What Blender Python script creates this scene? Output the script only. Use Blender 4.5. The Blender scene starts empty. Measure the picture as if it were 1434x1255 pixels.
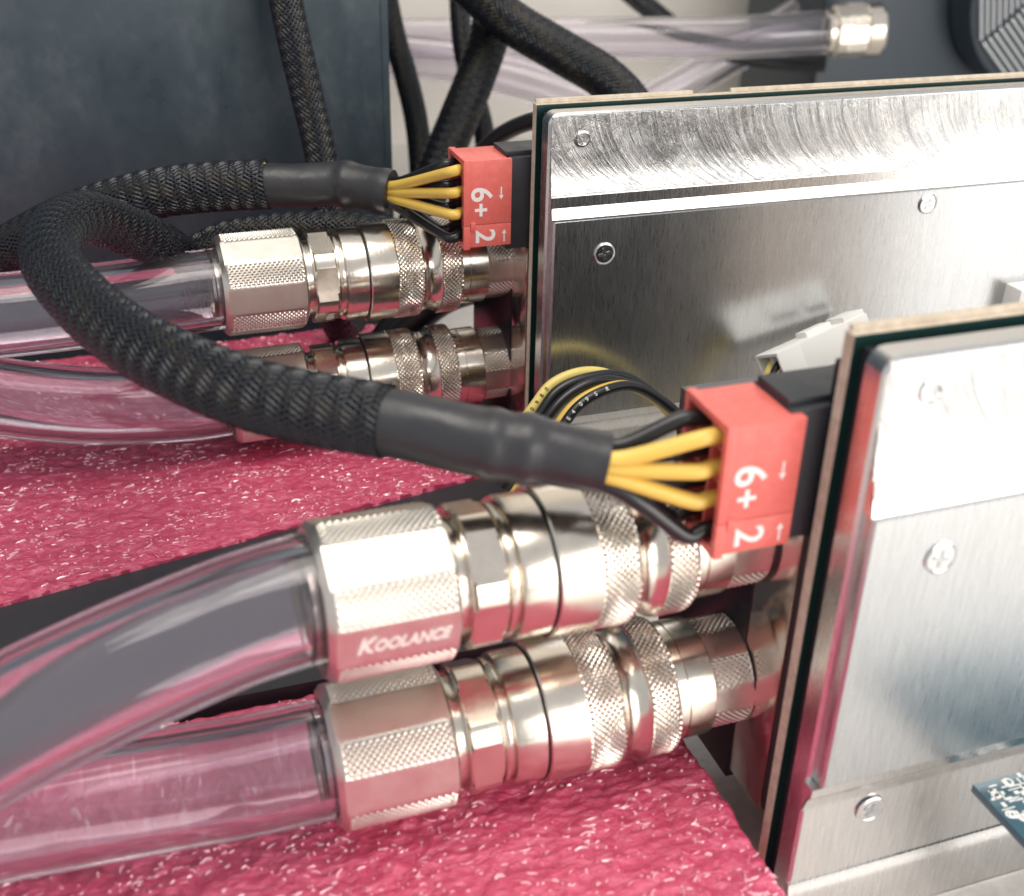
import bpy, bmesh, math, random
from mathutils import Vector, Matrix, noise, Euler
random.seed(7)
S = bpy.context.scene
PI = math.pi
# units: 1 Blender unit = 1 cm
# ------------------------------------------------------------------ camera
YAW, PITCH, ROLL, FPX = math.radians(19.503), math.radians(28.627), math.radians(-1.241), 1637.8
vdir = Vector((math.sin(YAW)*math.cos(PITCH), math.cos(YAW)*math.cos(PITCH), -math.sin(PITCH)))
rgt = Vector((math.cos(YAW), -math.sin(YAW), 0)); dwn = vdir.cross(rgt)
r2 = math.cos(ROLL)*rgt + math.sin(ROLL)*dwn; d2 = -math.sin(ROLL)*rgt + math.cos(ROLL)*dwn
cd = bpy.data.cameras.new('camera'); cam = bpy.data.objects.new('camera', cd); S.collection.objects.link(cam)
rot = Matrix((r2, -d2, -vdir)).transposed()
cam.matrix_world = Matrix.Translation((0, 0, 17.35)) @ rot.to_4x4()
cd.sensor_width = 36; cd.lens = 36*FPX/1434; cd.clip_start = 0.5; cd.clip_end = 2000
cd.dof.use_dof = True; cd.dof.focus_distance = 25.0; cd.dof.aperture_fstop = cd.lens*1e-3/(2*0.10)
S.camera = cam
# ------------------------------------------------------------------ light
S.view_settings.view_transform = 'Standard'; S.view_settings.look = 'None'
S.view_settings.exposure = 0.0; S.view_settings.gamma = 1
S.cycles.use_denoising = True
S.cycles.max_bounces = 14; S.cycles.transmission_bounces = 12; S.cycles.glossy_bounces = 6
S.cycles.sample_clamp_indirect = 6; S.cycles.blur_glossy = 0.4
W = bpy.data.worlds.new('World'); S.world = W; W.use_nodes = True
W.node_tree.nodes['Background'].inputs[0].default_value = (0.95, 0.97, 1.0, 1)
W.node_tree.nodes['Background'].inputs[1].default_value = 0.68
def area(name, loc, target, sx, sy, power, col):
    l = bpy.data.lights.new(name, 'AREA'); l.shape = 'RECTANGLE'; l.size = sx; l.size_y = sy; l.energy = power; l.color = col
    o = bpy.data.objects.new(name, l); S.collection.objects.link(o); o.location = loc
    o.rotation_euler = (Vector(target)-Vector(loc)).to_track_quat('-Z', 'Y').to_euler()
    return o
area('ceiling_light', (2, 10, 75), (8, 20, 0), 46, 40, 34500, (1.0, 0.935, 0.84))
area('front_fill_light', (52, -56, 26), (11, 14, 6), 75, 48, 66000, (1.0, 0.955, 0.90))  # unseen soft source, added to brighten the near card's face

# ------------------------------------------------------------------ node helpers
def mat(name, col=(0.5,)*3, rough=0.5, metal=0.0, **kw):
    m = bpy.data.materials.new(name); m.use_nodes = True
    b = m.node_tree.nodes['Principled BSDF']
    b.inputs['Base Color'].default_value = (*col, 1); b.inputs['Roughness'].default_value = rough; b.inputs['Metallic'].default_value = metal
    for k, v in kw.items(): b.inputs[k.replace('_', ' ')].default_value = v
    return m
class N:
    """tiny node-graph helper"""
    def __init__(s, m): s.t = m.node_tree; s.b = s.t.nodes['Principled BSDF']
    def new(s, typ, **kw):
        n = s.t.nodes.new(typ)
        for k, v in kw.items(): setattr(n, k, v)
        return n
    def link(s, a, b): s.t.links.new(a, b)
    def coord(s, scale=(1, 1, 1), rot=(0, 0, 0), out='Object'):
        c = s.new('ShaderNodeTexCoord'); mp = s.new('ShaderNodeMapping')
        mp.inputs['Scale'].default_value = scale; mp.inputs['Rotation'].default_value = rot
        s.link(c.outputs[out], mp.inputs[0]); return mp.outputs[0]
    def noise(s, vec, scale, detail=4, rough=0.55, dist=0.0):
        n = s.new('ShaderNodeTexNoise'); n.inputs['Scale'].default_value = scale; n.inputs['Detail'].default_value = detail
        n.inputs['Roughness'].default_value = rough; n.inputs['Distortion'].default_value = dist
        s.link(vec, n.inputs['Vector']); return n.outputs['Fac']
    def ramp(s, fac, stops):
        r = s.new('ShaderNodeValToRGB'); e = r.color_ramp.elements
        while len(e) < len(stops): e.new(0.5)
        for el, (p, c) in zip(e, stops):
            el.position = p; el.color = (*c, 1) if not isinstance(c, (int, float)) else (c, c, c, 1)
        s.link(fac, r.inputs[0]); return r.outputs[0]
    def math(s, op, a, b=None, c=None):
        n = s.new('ShaderNodeMath', operation=op)
        for i, v in enumerate((a, b, c)):
            if v is None: continue
            if isinstance(v, (int, float)): n.inputs[i].default_value = v
            else: s.link(v, n.inputs[i])
        return n.outputs[0]
    def bump(s, h, strength=0.3, dist=0.02, normal=None):
        b = s.new('ShaderNodeBump'); b.inputs['Strength'].default_value = strength; b.inputs['Distance'].default_value = dist
        s.link(h, b.inputs['Height'])
        if normal is not None: s.link(normal, b.inputs['Normal'])
        return b.outputs[0]
    def setn(s, **kw):
        for k, v in kw.items(): s.link(v, s.b.inputs[k.replace('_', ' ')])

# ------------------------------------------------------------------ materials
def m_nickel(name, col, r0, r1, lathe=0.0):
    m = mat(name, col, 0.2, 1.0); n = N(m)
    v = n.coord()
    f = n.noise(v, 2.2, 5, 0.6)
    n.setn(Roughness=n.ramp(f, [(0.3, r0), (0.7, r1)]))
    f2 = n.noise(n.coord((26, 0.7, 0.7)), 3.0, 3)      # fine turning marks round the axis
    n.setn(Normal=n.bump(f2, lathe, 0.01))
    f3 = n.noise(v, 5, 4)
    c0 = tuple(c*0.95 for c in col)
    n.setn(Base_Color=n.ramp(f3, [(0.35, c0), (0.65, col)]))
    return m
M_NICKEL = m_nickel('nickel_plate', (0.73, 0.66, 0.575), 0.15, 0.26, 0.16)
M_KNURL = m_nickel('nickel_knurl', (0.73, 0.68, 0.61), 0.30, 0.40, 0.10)
M_ENGRAVE = mat('laser_etching', (0.86, 0.83, 0.78), 0.55, 0.35)
M_ORING = mat('black_rubber', (0.012, 0.012, 0.014), 0.45)
M_BLACK = mat('black_plastic', (0.030, 0.032, 0.040), 0.42)
n = N(M_BLACK); n.setn(Roughness=n.ramp(n.noise(n.coord(), 3, 5), [(0.3, 0.34), (0.7, 0.52)]), Normal=n.bump(n.noise(n.coord(), 60, 3), 0.08, 0.01))
M_DELRIN = mat('black_acetal', (0.012, 0.013, 0.018), 0.3)
n = N(M_DELRIN); n.setn(Normal=n.bump(n.noise(n.coord((1, 12, 1)), 14, 3), 0.06, 0.01))
M_COLD = mat('polished_cold_plate', (0.74, 0.64, 0.58), 0.12, 1.0)
n = N(M_COLD); n.setn(Roughness=n.ramp(n.noise(n.coord((1, 1, 0.2)), 6, 4), [(0.3, 0.11), (0.75, 0.24)]))
M_PCB = mat('green_solder_mask', (0.005, 0.030, 0.027), 0.3, Coat_Weight=0.3)
M_FR4 = mat('fibreglass_edge', (0.6, 0.52, 0.42), 0.7)
n = N(M_FR4); n.setn(Base_Color=n.ramp(n.noise(n.coord((3, 3, 3)), 2, 3), [(0.3, (0.52, 0.43, 0.33)), (0.7, (0.68, 0.60, 0.49))]))
# brushed aluminium with vertical grain
def m_brushed(name, col, r0, r1, grain=0.14):
    m = mat(name, col, 0.3, 1.0); n = N(m)
    g = n.noise(n.coord((34, 34, 0.8)), 3.0, 5, 0.65)
    g2 = n.noise(n.coord((9, 9, 0.35)), 2.0, 3, 0.6)
    big = n.noise(n.coord((0.5, 0.5, 0.35)), 1.1, 4, 0.6)
    n.setn(Roughness=n.math('ADD', n.ramp(g, [(0.25, r0), (0.75, r1)]), n.math('MULTIPLY', big, 0.08)))
    c0 = tuple(c*0.72 for c in col)
    n.setn(Base_Color=n.ramp(n.math('ADD', n.math('MULTIPLY', g, 0.6), n.math('MULTIPLY', g2, 0.4)), [(0.3, c0), (0.68, col)]))
    n.setn(Normal=n.bump(g, grain, 0.012))
    return m
M_PANEL = m_brushed('brushed_aluminium', (0.64, 0.65, 0.665), 0.17, 0.32)
M_ALU = m_brushed('machined_aluminium', (0.82, 0.81, 0.80), 0.15, 0.28, 0.06)
# milled band: arcs left by the cutter as it fed along the edge
def m_milled(name, ztop, R):
    m = mat(name, (0.78, 0.775, 0.77), 0.2, 1.0); n = N(m)
    c = n.new('ShaderNodeTexCoord'); sp = n.new('ShaderNodeSeparateXYZ'); n.link(c.outputs['Object'], sp.inputs[0])
    x, z = sp.outputs['X'], sp.outputs['Z']
    wob = n.noise(c.outputs['Object'], 1.3, 3)
    dz = n.math('SUBTRACT', ztop, z)
    s2 = n.math('SQRT', n.math('MAXIMUM', n.math('SUBTRACT', R*R, n.math('MULTIPLY', dz, dz)), 0.01))
    ph = n.math('ADD', n.math('ADD', x, s2), n.math('MULTIPLY', wob, 0.05))     # constant along one arc
    cx = n.new('ShaderNodeCombineXYZ'); n.link(ph, cx.inputs[0]); n.link(n.math('MULTIPLY', z, 0.05), cx.inputs[1])
    f = n.noise(cx.outputs[0], 8, 5, 0.75)
    f2 = n.noise(cx.outputs[0], 40, 3, 0.7)
    h = n.math('ADD', n.math('MULTIPLY', f, 0.7), n.math('MULTIPLY', f2, 0.3))
    patch = n.ramp(n.noise(c.outputs['Object'], 0.9, 3), [(0.38, 0.55), (0.62, 1.0)])
    fine = n.noise(n.coord((3, 3, 12)), 5, 4, 0.7)
    hh = n.math('ADD', n.math('MULTIPLY', h, patch), n.math('MULTIPLY', fine, 0.15))
    n.setn(Normal=n.bump(hh, 0.8, 0.035))
    n.setn(Roughness=n.ramp(n.math('MULTIPLY', h, patch), [(0.2, 0.10), (0.6, 0.26)]))
    n.setn(Base_Color=n.ramp(h, [(0.36, (0.42, 0.43, 0.45)), (0.58, (0.84, 0.83, 0.81))]))
    return m
M_MILLED = m_milled('milled_aluminium', 0.35, 2.35)
M_SCREW = mat('zinc_screw', (0.72, 0.72, 0.72), 0.2, 1.0)
M_RED = mat('red_nylon', (0.80, 0.17, 0.145), 0.36, Subsurface_Weight=0.12, Subsurface_Scale=0.08, Subsurface_Radius=(1.0, 0.25, 0.2))
n = N(M_RED); n.setn(Base_Color=n.ramp(n.noise(n.coord(), 6, 6, 0.7), [(0.35, (0.76, 0.15, 0.125)), (0.6, (0.81, 0.175, 0.15)), (0.75, (0.84, 0.24, 0.21))]), Roughness=n.ramp(n.noise(n.coord(), 9, 5), [(0.35, 0.30), (0.7, 0.48)]), Normal=n.bump(n.noise(n.coord(), 40, 4), 0.05, 0.01))
M_PRINT = mat('white_print', (0.85, 0.83, 0.80), 0.6)
M_YEL = mat('yellow_insulation', (0.80, 0.54, 0.11), 0.34)
M_YELP = mat('pale_yellow_insulation', (0.82, 0.66, 0.20), 0.36)
M_BWIRE = mat('black_insulation', (0.016, 0.016, 0.019), 0.28)
M_STRAND = mat('braid_filament', (0.010, 0.012, 0.017), 0.2)
n = N(M_STRAND); n.setn(Roughness=n.ramp(n.noise(n.coord(), 8, 3), [(0.3, 0.12), (0.7, 0.30)]))
M_SHRINK = mat('heat_shrink', (0.026, 0.026, 0.030), 0.42)
n = N(M_SHRINK); n.setn(Roughness=n.ramp(n.noise(n.coord(), 2.5, 5), [(0.3, 0.30), (0.7, 0.50)]), Normal=n.bump(n.noise(n.coord(), 3.0, 4), 0.25, 0.06))
# pink foam
M_FOAM = mat('pink_foam', (0.60, 0.062, 0.145), 0.34, Subsurface_Weight=0.3, Subsurface_Scale=0.25, Subsurface_Radius=(1.0, 0.3, 0.4), Coat_Weight=0.8, Coat_Roughness=0.16)
n = N(M_FOAM)
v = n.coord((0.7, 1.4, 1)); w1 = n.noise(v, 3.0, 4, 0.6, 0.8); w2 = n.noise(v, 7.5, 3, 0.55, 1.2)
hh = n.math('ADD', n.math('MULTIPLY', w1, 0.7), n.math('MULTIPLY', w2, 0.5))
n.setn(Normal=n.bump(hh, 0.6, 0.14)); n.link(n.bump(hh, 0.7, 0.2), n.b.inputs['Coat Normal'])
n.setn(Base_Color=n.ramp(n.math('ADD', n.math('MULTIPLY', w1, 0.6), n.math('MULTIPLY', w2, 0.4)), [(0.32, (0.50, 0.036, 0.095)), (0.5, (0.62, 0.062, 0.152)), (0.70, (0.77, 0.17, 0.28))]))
M_GLINT = mat('pale_glint', (0.90, 0.40, 0.48), 0.14, Coat_Weight=1.0, Coat_Roughness=0.05, Coat_IOR=1.9)  # pale colour standing in for bright glints on the foam
# clear vinyl
M_TUBE = mat('clear_vinyl', (0.93, 0.90, 0.955), 0.035, Transmission_Weight=0.972, IOR=1.38)
n = N(M_TUBE); n.setn(Roughness=n.ramp(n.noise(n.coord(), 3.5, 4), [(0.35, 0.03), (0.75, 0.10)])  )
M_COOL = mat('clear_coolant', (0.97, 0.96, 0.985), 0.0, Transmission_Weight=1.0, IOR=1.33)
# painted steel case with smudges
M_CASE = mat('dark_painted_steel', (0.05, 0.07, 0.09), 0.4)
n = N(M_CASE)
sm = n.noise(n.coord((1, 1, 0.45)), 0.42, 6, 0.62, 0.8); fs = n.noise(n.coord((1, 1, 0.8)), 2.2, 6, 0.7, 0.4)
n.setn(Roughness=n.ramp(n.math('ADD', n.math('MULTIPLY', sm, 0.7), n.math('MULTIPLY', fs, 0.3)), [(0.35, 0.26), (0.65, 0.5)]))
n.setn(Base_Color=n.ramp(n.math('ADD', n.math('MULTIPLY', sm, 0.6), n.math('MULTIPLY', fs, 0.4)), [(0.36, (0.038, 0.058, 0.073)), (0.52, (0.048, 0.069, 0.085)), (0.66, (0.074, 0.096, 0.113))]))
n.setn(Normal=n.bump(n.noise(n.coord(), 30, 3), 0.05, 0.02))
M_TABLE = mat('table_laminate', (0.72, 0.70, 0.66), 0.4, Coat_Weight=1.0, Coat_Roughness=0.14)
n = N(M_TABLE); n.setn(Base_Color=n.ramp(n.noise(n.coord(), 3.0, 8, 0.75), [(0.35, (0.60, 0.58, 0.54)), (0.65, (0.76, 0.73, 0.69))]))
M_WALL = mat('painted_wall', (0.74, 0.69, 0.61), 0.7)
n = N(M_WALL); n.setn(Base_Color=n.ramp(n.noise(n.coord(), 0.06, 4), [(0.3, (0.80, 0.755, 0.68)), (0.7, (0.88, 0.84, 0.78))]))
M_STRIP = mat('black_sheet', (0.028, 0.028, 0.034), 0.5)
M_PUMP = mat('dark_block_finish', (0.026, 0.038, 0.052), 0.4)
M_FIN = mat('ridge_silver', (0.62, 0.64, 0.66), 0.3, 0.8)
M_WHITE = mat('white_nylon', (0.92, 0.90, 0.86), 0.4)
M_BLUE = mat('blue_solder_mask', (0.035, 0.11, 0.15), 0.3, Coat_Weight=0.4)
M_GAP = mat('gap_shade', (0.010, 0.012, 0.016), 0.6)  # near-black colour for the shade inside the card's gaps

# ------------------------------------------------------------------ object helpers
COL = S.collection
def link(o, parent=None):
    COL.objects.link(o)
    if parent is not None: o.parent = parent
    return o
def ob(name, mesh, parent=None, loc=(0, 0, 0), label=None, kind=None):
    o = bpy.data.objects.new(name, mesh); link(o, parent); o.location = loc
    if label: o['label'] = label
    if kind: o['kind'] = kind
    return o
def root(name, label, cat, loc=(0, 0, 0), rot=(0, 0, 0), group=None):
    o = bpy.data.objects.new(name, None); link(o); o.empty_display_size = 0.3
    o.location = loc; o.rotation_euler = rot; o['label'] = label; o['category'] = cat
    if group: o['group'] = group
    return o
def tag(o, label, cat, group=None):
    o['label'] = label; o['category'] = cat
    if group: o['group'] = group
    return o
def fin(bm, name, m, smooth=35):
    me = bpy.data.meshes.new(name); bmesh.ops.recalc_face_normals(bm, faces=bm.faces); bm.to_mesh(me); bm.free()
    me.materials.append(m)
    if smooth:
        me.polygons.foreach_set('use_smooth', [True]*len(me.polygons)); me.set_sharp_from_angle(angle=math.radians(smooth))
    return me
def box(bm, x0, x1, y0, y1, z0, z1, bev=0.0, seg=2):
    r = bmesh.ops.create_cube(bm, size=1)
    vs = r['verts']
    for v in vs: v.co = Vector(((x0+x1)/2+v.co.x*(x1-x0), (y0+y1)/2+v.co.y*(y1-y0), (z0+z1)/2+v.co.z*(z1-z0)))
    if bev:
        es = list({e for v in vs for e in v.link_edges})
        bmesh.ops.bevel(bm, geom=es, offset=bev, segments=seg, affect='EDGES', profile=0.6)
def boxmesh(name, m, *a, **k):
    bm = bmesh.new(); box(bm, *a, **k); return fin(bm, name, m)
def lathe(name, m, prof, seg=96, rfun=None, smooth=30):
    """turned about +X; prof = [(x, r)]"""
    bm = bmesh.new(); rows = []
    for x, r in prof:
        rows.append([bm.verts.new((x, -rr*math.cos(t), rr*math.sin(t))) for t in [2*PI*k/seg for k in range(seg)] for rr in [rfun(x, r, t) if rfun else r]])
    for a, b in zip(rows, rows[1:]):
        for k in range(seg): bm.faces.new((a[k], a[(k+1) % seg], b[(k+1) % seg], b[k]))
    return fin(bm, name, m, smooth)
tri = lambda t: 1-abs(2*(t-math.floor(t))-1)
def knurl_fun(R, depth, Nn, pitch, zones, apothem=None, phi0=0.0, nf=6):
    """zones = [(x0, x1)] with diamonds; flats at apothem"""
    def fn(x, r, t):
        rr = r
        for x0, x1 in zones:
            if x0-1e-6 <= x <= x1+1e-6:
                p = t/(2*PI)*Nn + x/pitch; q = t/(2*PI)*Nn - x/pitch
                rr = r + depth*min(tri(p), tri(q))-depth*0.5
        if apothem:
            st = 2*PI/nf; d = (t-phi0+st/2) % st - st/2
            rr = min(rr, apothem/math.cos(d))
        return rr
    return fn
def polyflat(ap, nf, phi0=0.0):
    st = 2*PI/nf
    return lambda x, r, t: min(r, ap/math.cos((t-phi0+st/2) % st - st/2))
# --- paths
def resample(pts, n):
    P = [Vector(p) for p in pts]; P = [2*P[0]-P[1]]+P+[2*P[-1]-P[-2]]
    dense = []
    for i in range(1, len(P)-2):
        a, b, c, d = P[i-1:i+3]
        for k in range(40):
            t = k/40
            dense.append(0.5*((2*b)+(c-a)*t+(2*a-5*b+4*c-d)*t*t+(3*b-a-3*c+d)*t**3))
    dense.append(P[-2])
    L = [0]
    for a, b in zip(dense, dense[1:]): L.append(L[-1]+(b-a).length)
    out = []; j = 0
    for k in range(n):
        s = L[-1]*k/(n-1)
        while j < len(L)-2 and L[j+1] < s: j += 1
        f = (s-L[j])/max(L[j+1]-L[j], 1e-9); out.append(dense[j].lerp(dense[j+1], min(max(f, 0), 1)))
    return out, L[-1]
def frames(pts):
    T = [(pts[min(i+1, len(pts)-1)]-pts[max(i-1, 0)]).normalized() for i in range(len(pts))]
    u = Vector((0, 0, 1)); u = (u-T[0]*u.dot(T[0])); 
    if u.length < 0.1: u = Vector((0, 1, 0)); u = u-T[0]*u.dot(T[0])
    u.normalize(); F = []
    for t in T:
        u = (u-t*u.dot(t)).normalized(); F.append((t, u, t.cross(u)))
    return F
def tube(bm, pts, R, seg=24, n=None, caps=True):
    """R number or function of s in 0..1"""
    P, L = resample(pts, n or max(8, len(pts)*8)); F = frames(P); rows = []
    for i, (p, (t, u, w)) in enumerate(zip(P, F)):
        s = i/(len(P)-1)
        rows.append([bm.verts.new(p+(R(s, 2*PI*k/seg) if callable(R) else R)*(u*math.cos(2*PI*k/seg)+w*math.sin(2*PI*k/seg))) for k in range(seg)])
    for a, b in zip(rows, rows[1:]):
        for k in range(seg): bm.faces.new((a[k], a[(k+1) % seg], b[(k+1) % seg], b[k]))
    if caps:
        bm.faces.new(rows[0]); bm.faces.new(rows[-1])
    return rows
def tubemesh(name, m, pts, R, **k):
    bm = bmesh.new(); tube(bm, pts, R, **k); return fin(bm, name, m, 50)
def hollow_tube(name, pts, Ro, Ri, seg=48, n=90):
    bm = bmesh.new(); a = tube(bm, pts, Ro, seg, n, False); b = tube(bm, pts, Ri, seg, n, False)
    for i in (0, -1):
        for k in range(seg): bm.faces.new((a[i][k], a[i][(k+1) % seg], b[i][(k+1) % seg], b[i][k]))
    return fin(bm, name, M_TUBE, 60)
def braid_mesh(name, pts, R, nst=24, pitch=4.2, width=0.64, per=2, amp=0.014, thick=0.016, twist=1.0):
    """woven sleeve: two families of flat filament bundles, 2-over-2-under"""
    P, L = resample(pts, max(60, int(L_est(pts)*40))); F = frames(P)
    Rf = R if callable(R) else (lambda s: R)
    def at(s, th, r):
        x = min(max(s, 0), 1)*(len(P)-1); i = min(int(x), len(P)-2); f = x-i
        p = P[i].lerp(P[i+1], f); u = F[i][1].lerp(F[i+1][1], f); w = F[i][2].lerp(F[i+1][2], f)
        return p+r*(u*math.cos(th)+w*math.sin(th))
    verts = []; faces = []
    k = 2*PI/pitch
    nseg = max(8, int(L/pitch*2*nst*per*0.5))
    hw = PI/nst*width                         # half width in angle
    for fam in (1, -1):
        for i in range(nst):
            th0 = 2*PI*i/nst; base = len(verts); jit = random.uniform(-0.06, 0.06)
            for j in range(nseg+1):
                s = j/nseg; th = th0+fam*k*s*L+jit*hw
                other = (th+fam*k*s*L)*nst/(2*PI)
                h = amp*fam*math.sin(2*PI*(other-fam*0-i*1.0)/4.0+PI/4) if fam == 1 else -amp*math.sin(2*PI*(i-other)/4.0+PI/4)
                r = Rf(s)+h
                for e, dr in ((-1, -thick), (-0.45, thick*0.6), (0.45, thick*0.6), (1, -thick)):
                    verts.append(at(s, th+e*hw, r+dr))
            for j in range(nseg):
                for e in range(3):
                    a = base+j*4+e; faces.append((a, a+1, a+5, a+4))
    me = bpy.data.meshes.new(name); me.from_pydata(verts, [], faces); me.materials.append(M_STRAND)
    me.polygons.foreach_set('use_smooth', [True]*len(me.polygons)); me.update()
    return me
def L_est(pts): return sum((Vector(b)-Vector(a)).length for a, b in zip(pts, pts[1:]))
def core_wires(pts, R, parent, n=90, nw=7, yellow=(0, 3, 5), turns=1.2, per_len=7.0):
    """the wires packed inside a sleeve"""
    P, L = resample(pts, n); F = frames(P)
    rw = R*0.36; rc = R-rw-0.03
    for i in range(nw):
        q = []
        for j, (p, (t, u, w)) in enumerate(zip(P, F)):
            a = 2*PI*i/nw+2*PI*L/per_len*j/(n-1)
            q.append(p+rc*(u*math.cos(a)+w*math.sin(a)))
        ob('wire', tubemesh('inner_wire', M_YEL if i in yellow else M_BWIRE, q, rw, seg=8, n=n), parent)
    ob('filler', tubemesh('filler', M_BWIRE, pts, R*0.62, seg=12, n=n), parent)
def text_mesh(name, s, size, m, extrude=0.004, offset=0.0, shear=0.0, align='CENTER'):
    c = bpy.data.curves.new(name, 'FONT'); c.body = s; c.size = size; c.extrude = extrude; c.offset = offset; c.shear = shear
    c.align_x = align; c.align_y = 'CENTER'; c.resolution_u = 4
    t = bpy.data.objects.new(name, c); COL.objects.link(t)
    dg = bpy.context.evaluated_depsgraph_get(); dg.update()
    me = bpy.data.meshes.new_from_object(t.evaluated_get(dg)); bpy.data.objects.remove(t); bpy.data.curves.remove(c)
    me.materials.clear(); me.materials.append(m); me.name = name; return me

# ================================================================== SETTING
t = ob('table', boxmesh('table', M_TABLE, -120, 180, -40, 67, -2.5, 0), kind='structure'); t['label'] = 'pale speckled laminate tabletop under everything'
w = ob('wall', boxmesh('wall', M_WALL, -120, 180, 67.0, 70, -2.4, 110), kind='structure'); w['label'] = 'cream wall behind the table'

def foam(name, x0, x1, y0, y1, z1, z0, label, slant, step=0.05, seed=0.0):
    bm = bmesh.new(); nx, ny = int((x1-x0)/step), int((y1-y0)/step); g = []
    for j in range(ny+1):
        row = []
        for i in range(nx+1):
            fx, fy = i/nx, j/ny
            x, y = x0+(x1-x0)*fx, y0+(y1-y0)*fy
            y += (1-fy)*slant*(x-x1)
            e = 0.05*noise.noise((x*2.2+seed, y*2.2, 0))
            x += fx**12*(1.6*e+0.05*noise.noise((y*9, seed, 2))+0.09*noise.noise((y*0.8, seed, 5)))
            if j == ny: y += 0.6*e
            p = Vector((x*1.0+seed, y*1.7, 0))
            h = 0.045*noise.noise(p*1.3)+0.035*(1-2.2*abs(noise.noise(p*2.6)))+0.03*noise.noise(p*5.2)+0.05*noise.noise(p*0.35)
            c = noise.voronoi(p*2.2)[0][0]; h += 0.05*min(c, 0.6)-0.07
            edge = min(1.0, min(nx-i, ny-j)*step/0.2)
            h -= 0.16*(1-math.sqrt(max(0, 1-(1-edge)**2)))
            row.append(bm.verts.new((x, y, z1+h)))
        g.append(row)
    for j in range(ny):
        for i in range(nx): bm.faces.new((g[j][i], g[j][i+1], g[j+1][i+1], g[j+1][i]))
    ring = g[0][:]+[g[j][nx] for j in range(1, ny+1)]+g[ny][nx-1::-1]+[g[j][0] for j in range(ny-1, 0, -1)]
    low = [bm.verts.new((v.co.x, v.co.y, z0)) for v in ring]
    for a in range(len(ring)):
        b = (a+1) % len(ring); bm.faces.new((ring[a], ring[b], low[b], low[a]))
    bm.faces.new(low)
    Z = {}
    for j in range(0, ny+1):
        for i in range(0, nx+1): Z[i, j] = g[j][i].co.copy()
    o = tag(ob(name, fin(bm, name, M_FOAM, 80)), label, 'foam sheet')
    # small raised pale flecks; their colour paints the foam's glints, too many to count
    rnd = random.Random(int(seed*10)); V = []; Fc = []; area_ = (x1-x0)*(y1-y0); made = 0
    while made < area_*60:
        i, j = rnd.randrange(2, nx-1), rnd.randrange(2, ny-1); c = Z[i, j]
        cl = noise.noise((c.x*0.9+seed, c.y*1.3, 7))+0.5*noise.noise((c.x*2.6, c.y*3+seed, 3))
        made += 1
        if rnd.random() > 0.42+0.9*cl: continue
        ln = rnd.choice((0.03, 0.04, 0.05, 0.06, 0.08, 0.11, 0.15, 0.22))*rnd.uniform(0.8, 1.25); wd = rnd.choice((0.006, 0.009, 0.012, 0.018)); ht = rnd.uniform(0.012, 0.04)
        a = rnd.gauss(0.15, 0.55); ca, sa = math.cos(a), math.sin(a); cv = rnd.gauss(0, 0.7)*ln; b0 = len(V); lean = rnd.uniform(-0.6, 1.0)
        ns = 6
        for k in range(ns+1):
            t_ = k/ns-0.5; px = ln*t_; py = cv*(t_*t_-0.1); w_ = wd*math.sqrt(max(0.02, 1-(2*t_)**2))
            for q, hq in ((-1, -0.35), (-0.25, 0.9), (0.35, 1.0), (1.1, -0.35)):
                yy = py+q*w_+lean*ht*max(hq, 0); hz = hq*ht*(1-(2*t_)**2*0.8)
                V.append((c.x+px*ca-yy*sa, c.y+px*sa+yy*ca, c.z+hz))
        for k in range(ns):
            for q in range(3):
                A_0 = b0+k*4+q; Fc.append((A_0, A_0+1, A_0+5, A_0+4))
    me = bpy.data.meshes.new('glint_flecks'); me.from_pydata(V, [], Fc); me.materials.append(M_GLINT)
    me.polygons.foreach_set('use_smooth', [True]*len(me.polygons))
    ob('glint_flecks', me, o, kind='stuff')
    return o
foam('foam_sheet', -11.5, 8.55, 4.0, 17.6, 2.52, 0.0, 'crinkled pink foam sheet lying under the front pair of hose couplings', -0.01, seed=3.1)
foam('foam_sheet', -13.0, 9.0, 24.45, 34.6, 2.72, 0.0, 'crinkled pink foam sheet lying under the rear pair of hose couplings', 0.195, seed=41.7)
# black sheet in the gap between the two foam slabs
bm = bmesh.new()
b_ = [(-13, 17.75), (9.15, 17.75), (9.15, 24.55), (-13, 20.2)]
lo = [bm.verts.new((x, y, 0)) for x, y in b_]; hi = [bm.verts.new((x, y, 2.60)) for x, y in b_]
bm.faces.new(lo); bm.faces.new(hi)
for k in range(4): bm.faces.new((lo[k], lo[(k+1) % 4], hi[(k+1) % 4], hi[k]))
tag(ob('black_slab', fin(bm, 'black_slab', M_STRIP, 0)), 'matte black slab filling the gap between the two pink foam sheets', 'rubber slab')
bm = bmesh.new(); r = bmesh.ops.create_icosphere(bm, subdivisions=2, radius=0.1)
for v in bm.verts: v.co *= 1+0.35*noise.noise(v.co*14)
for v in bm.verts: v.co.z *= 0.6
tag(ob('crumb', fin(bm, 'crumb', M_WHITE, 0), loc=(10.62, 14.35, 0.05)), 'white crumb on the table between foam edge and front card', 'crumb')

# computer case (dark panel)
cs = root('computer_case', 'large dark blue-grey painted steel case standing behind the rear hoses', 'computer case', (-14, 36, 0))
bm = bmesh.new(); box(bm, -26, 22.55, 0, 24, 0, 44, bev=0.12)
ob('body', fin(bm, 'case_body', M_CASE), cs)
ob('front_seam', boxmesh('front_seam', M_CASE, 22.30, 22.36, -0.03, 0.01, 0.3, 43.6, bev=0.01), cs)

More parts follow.
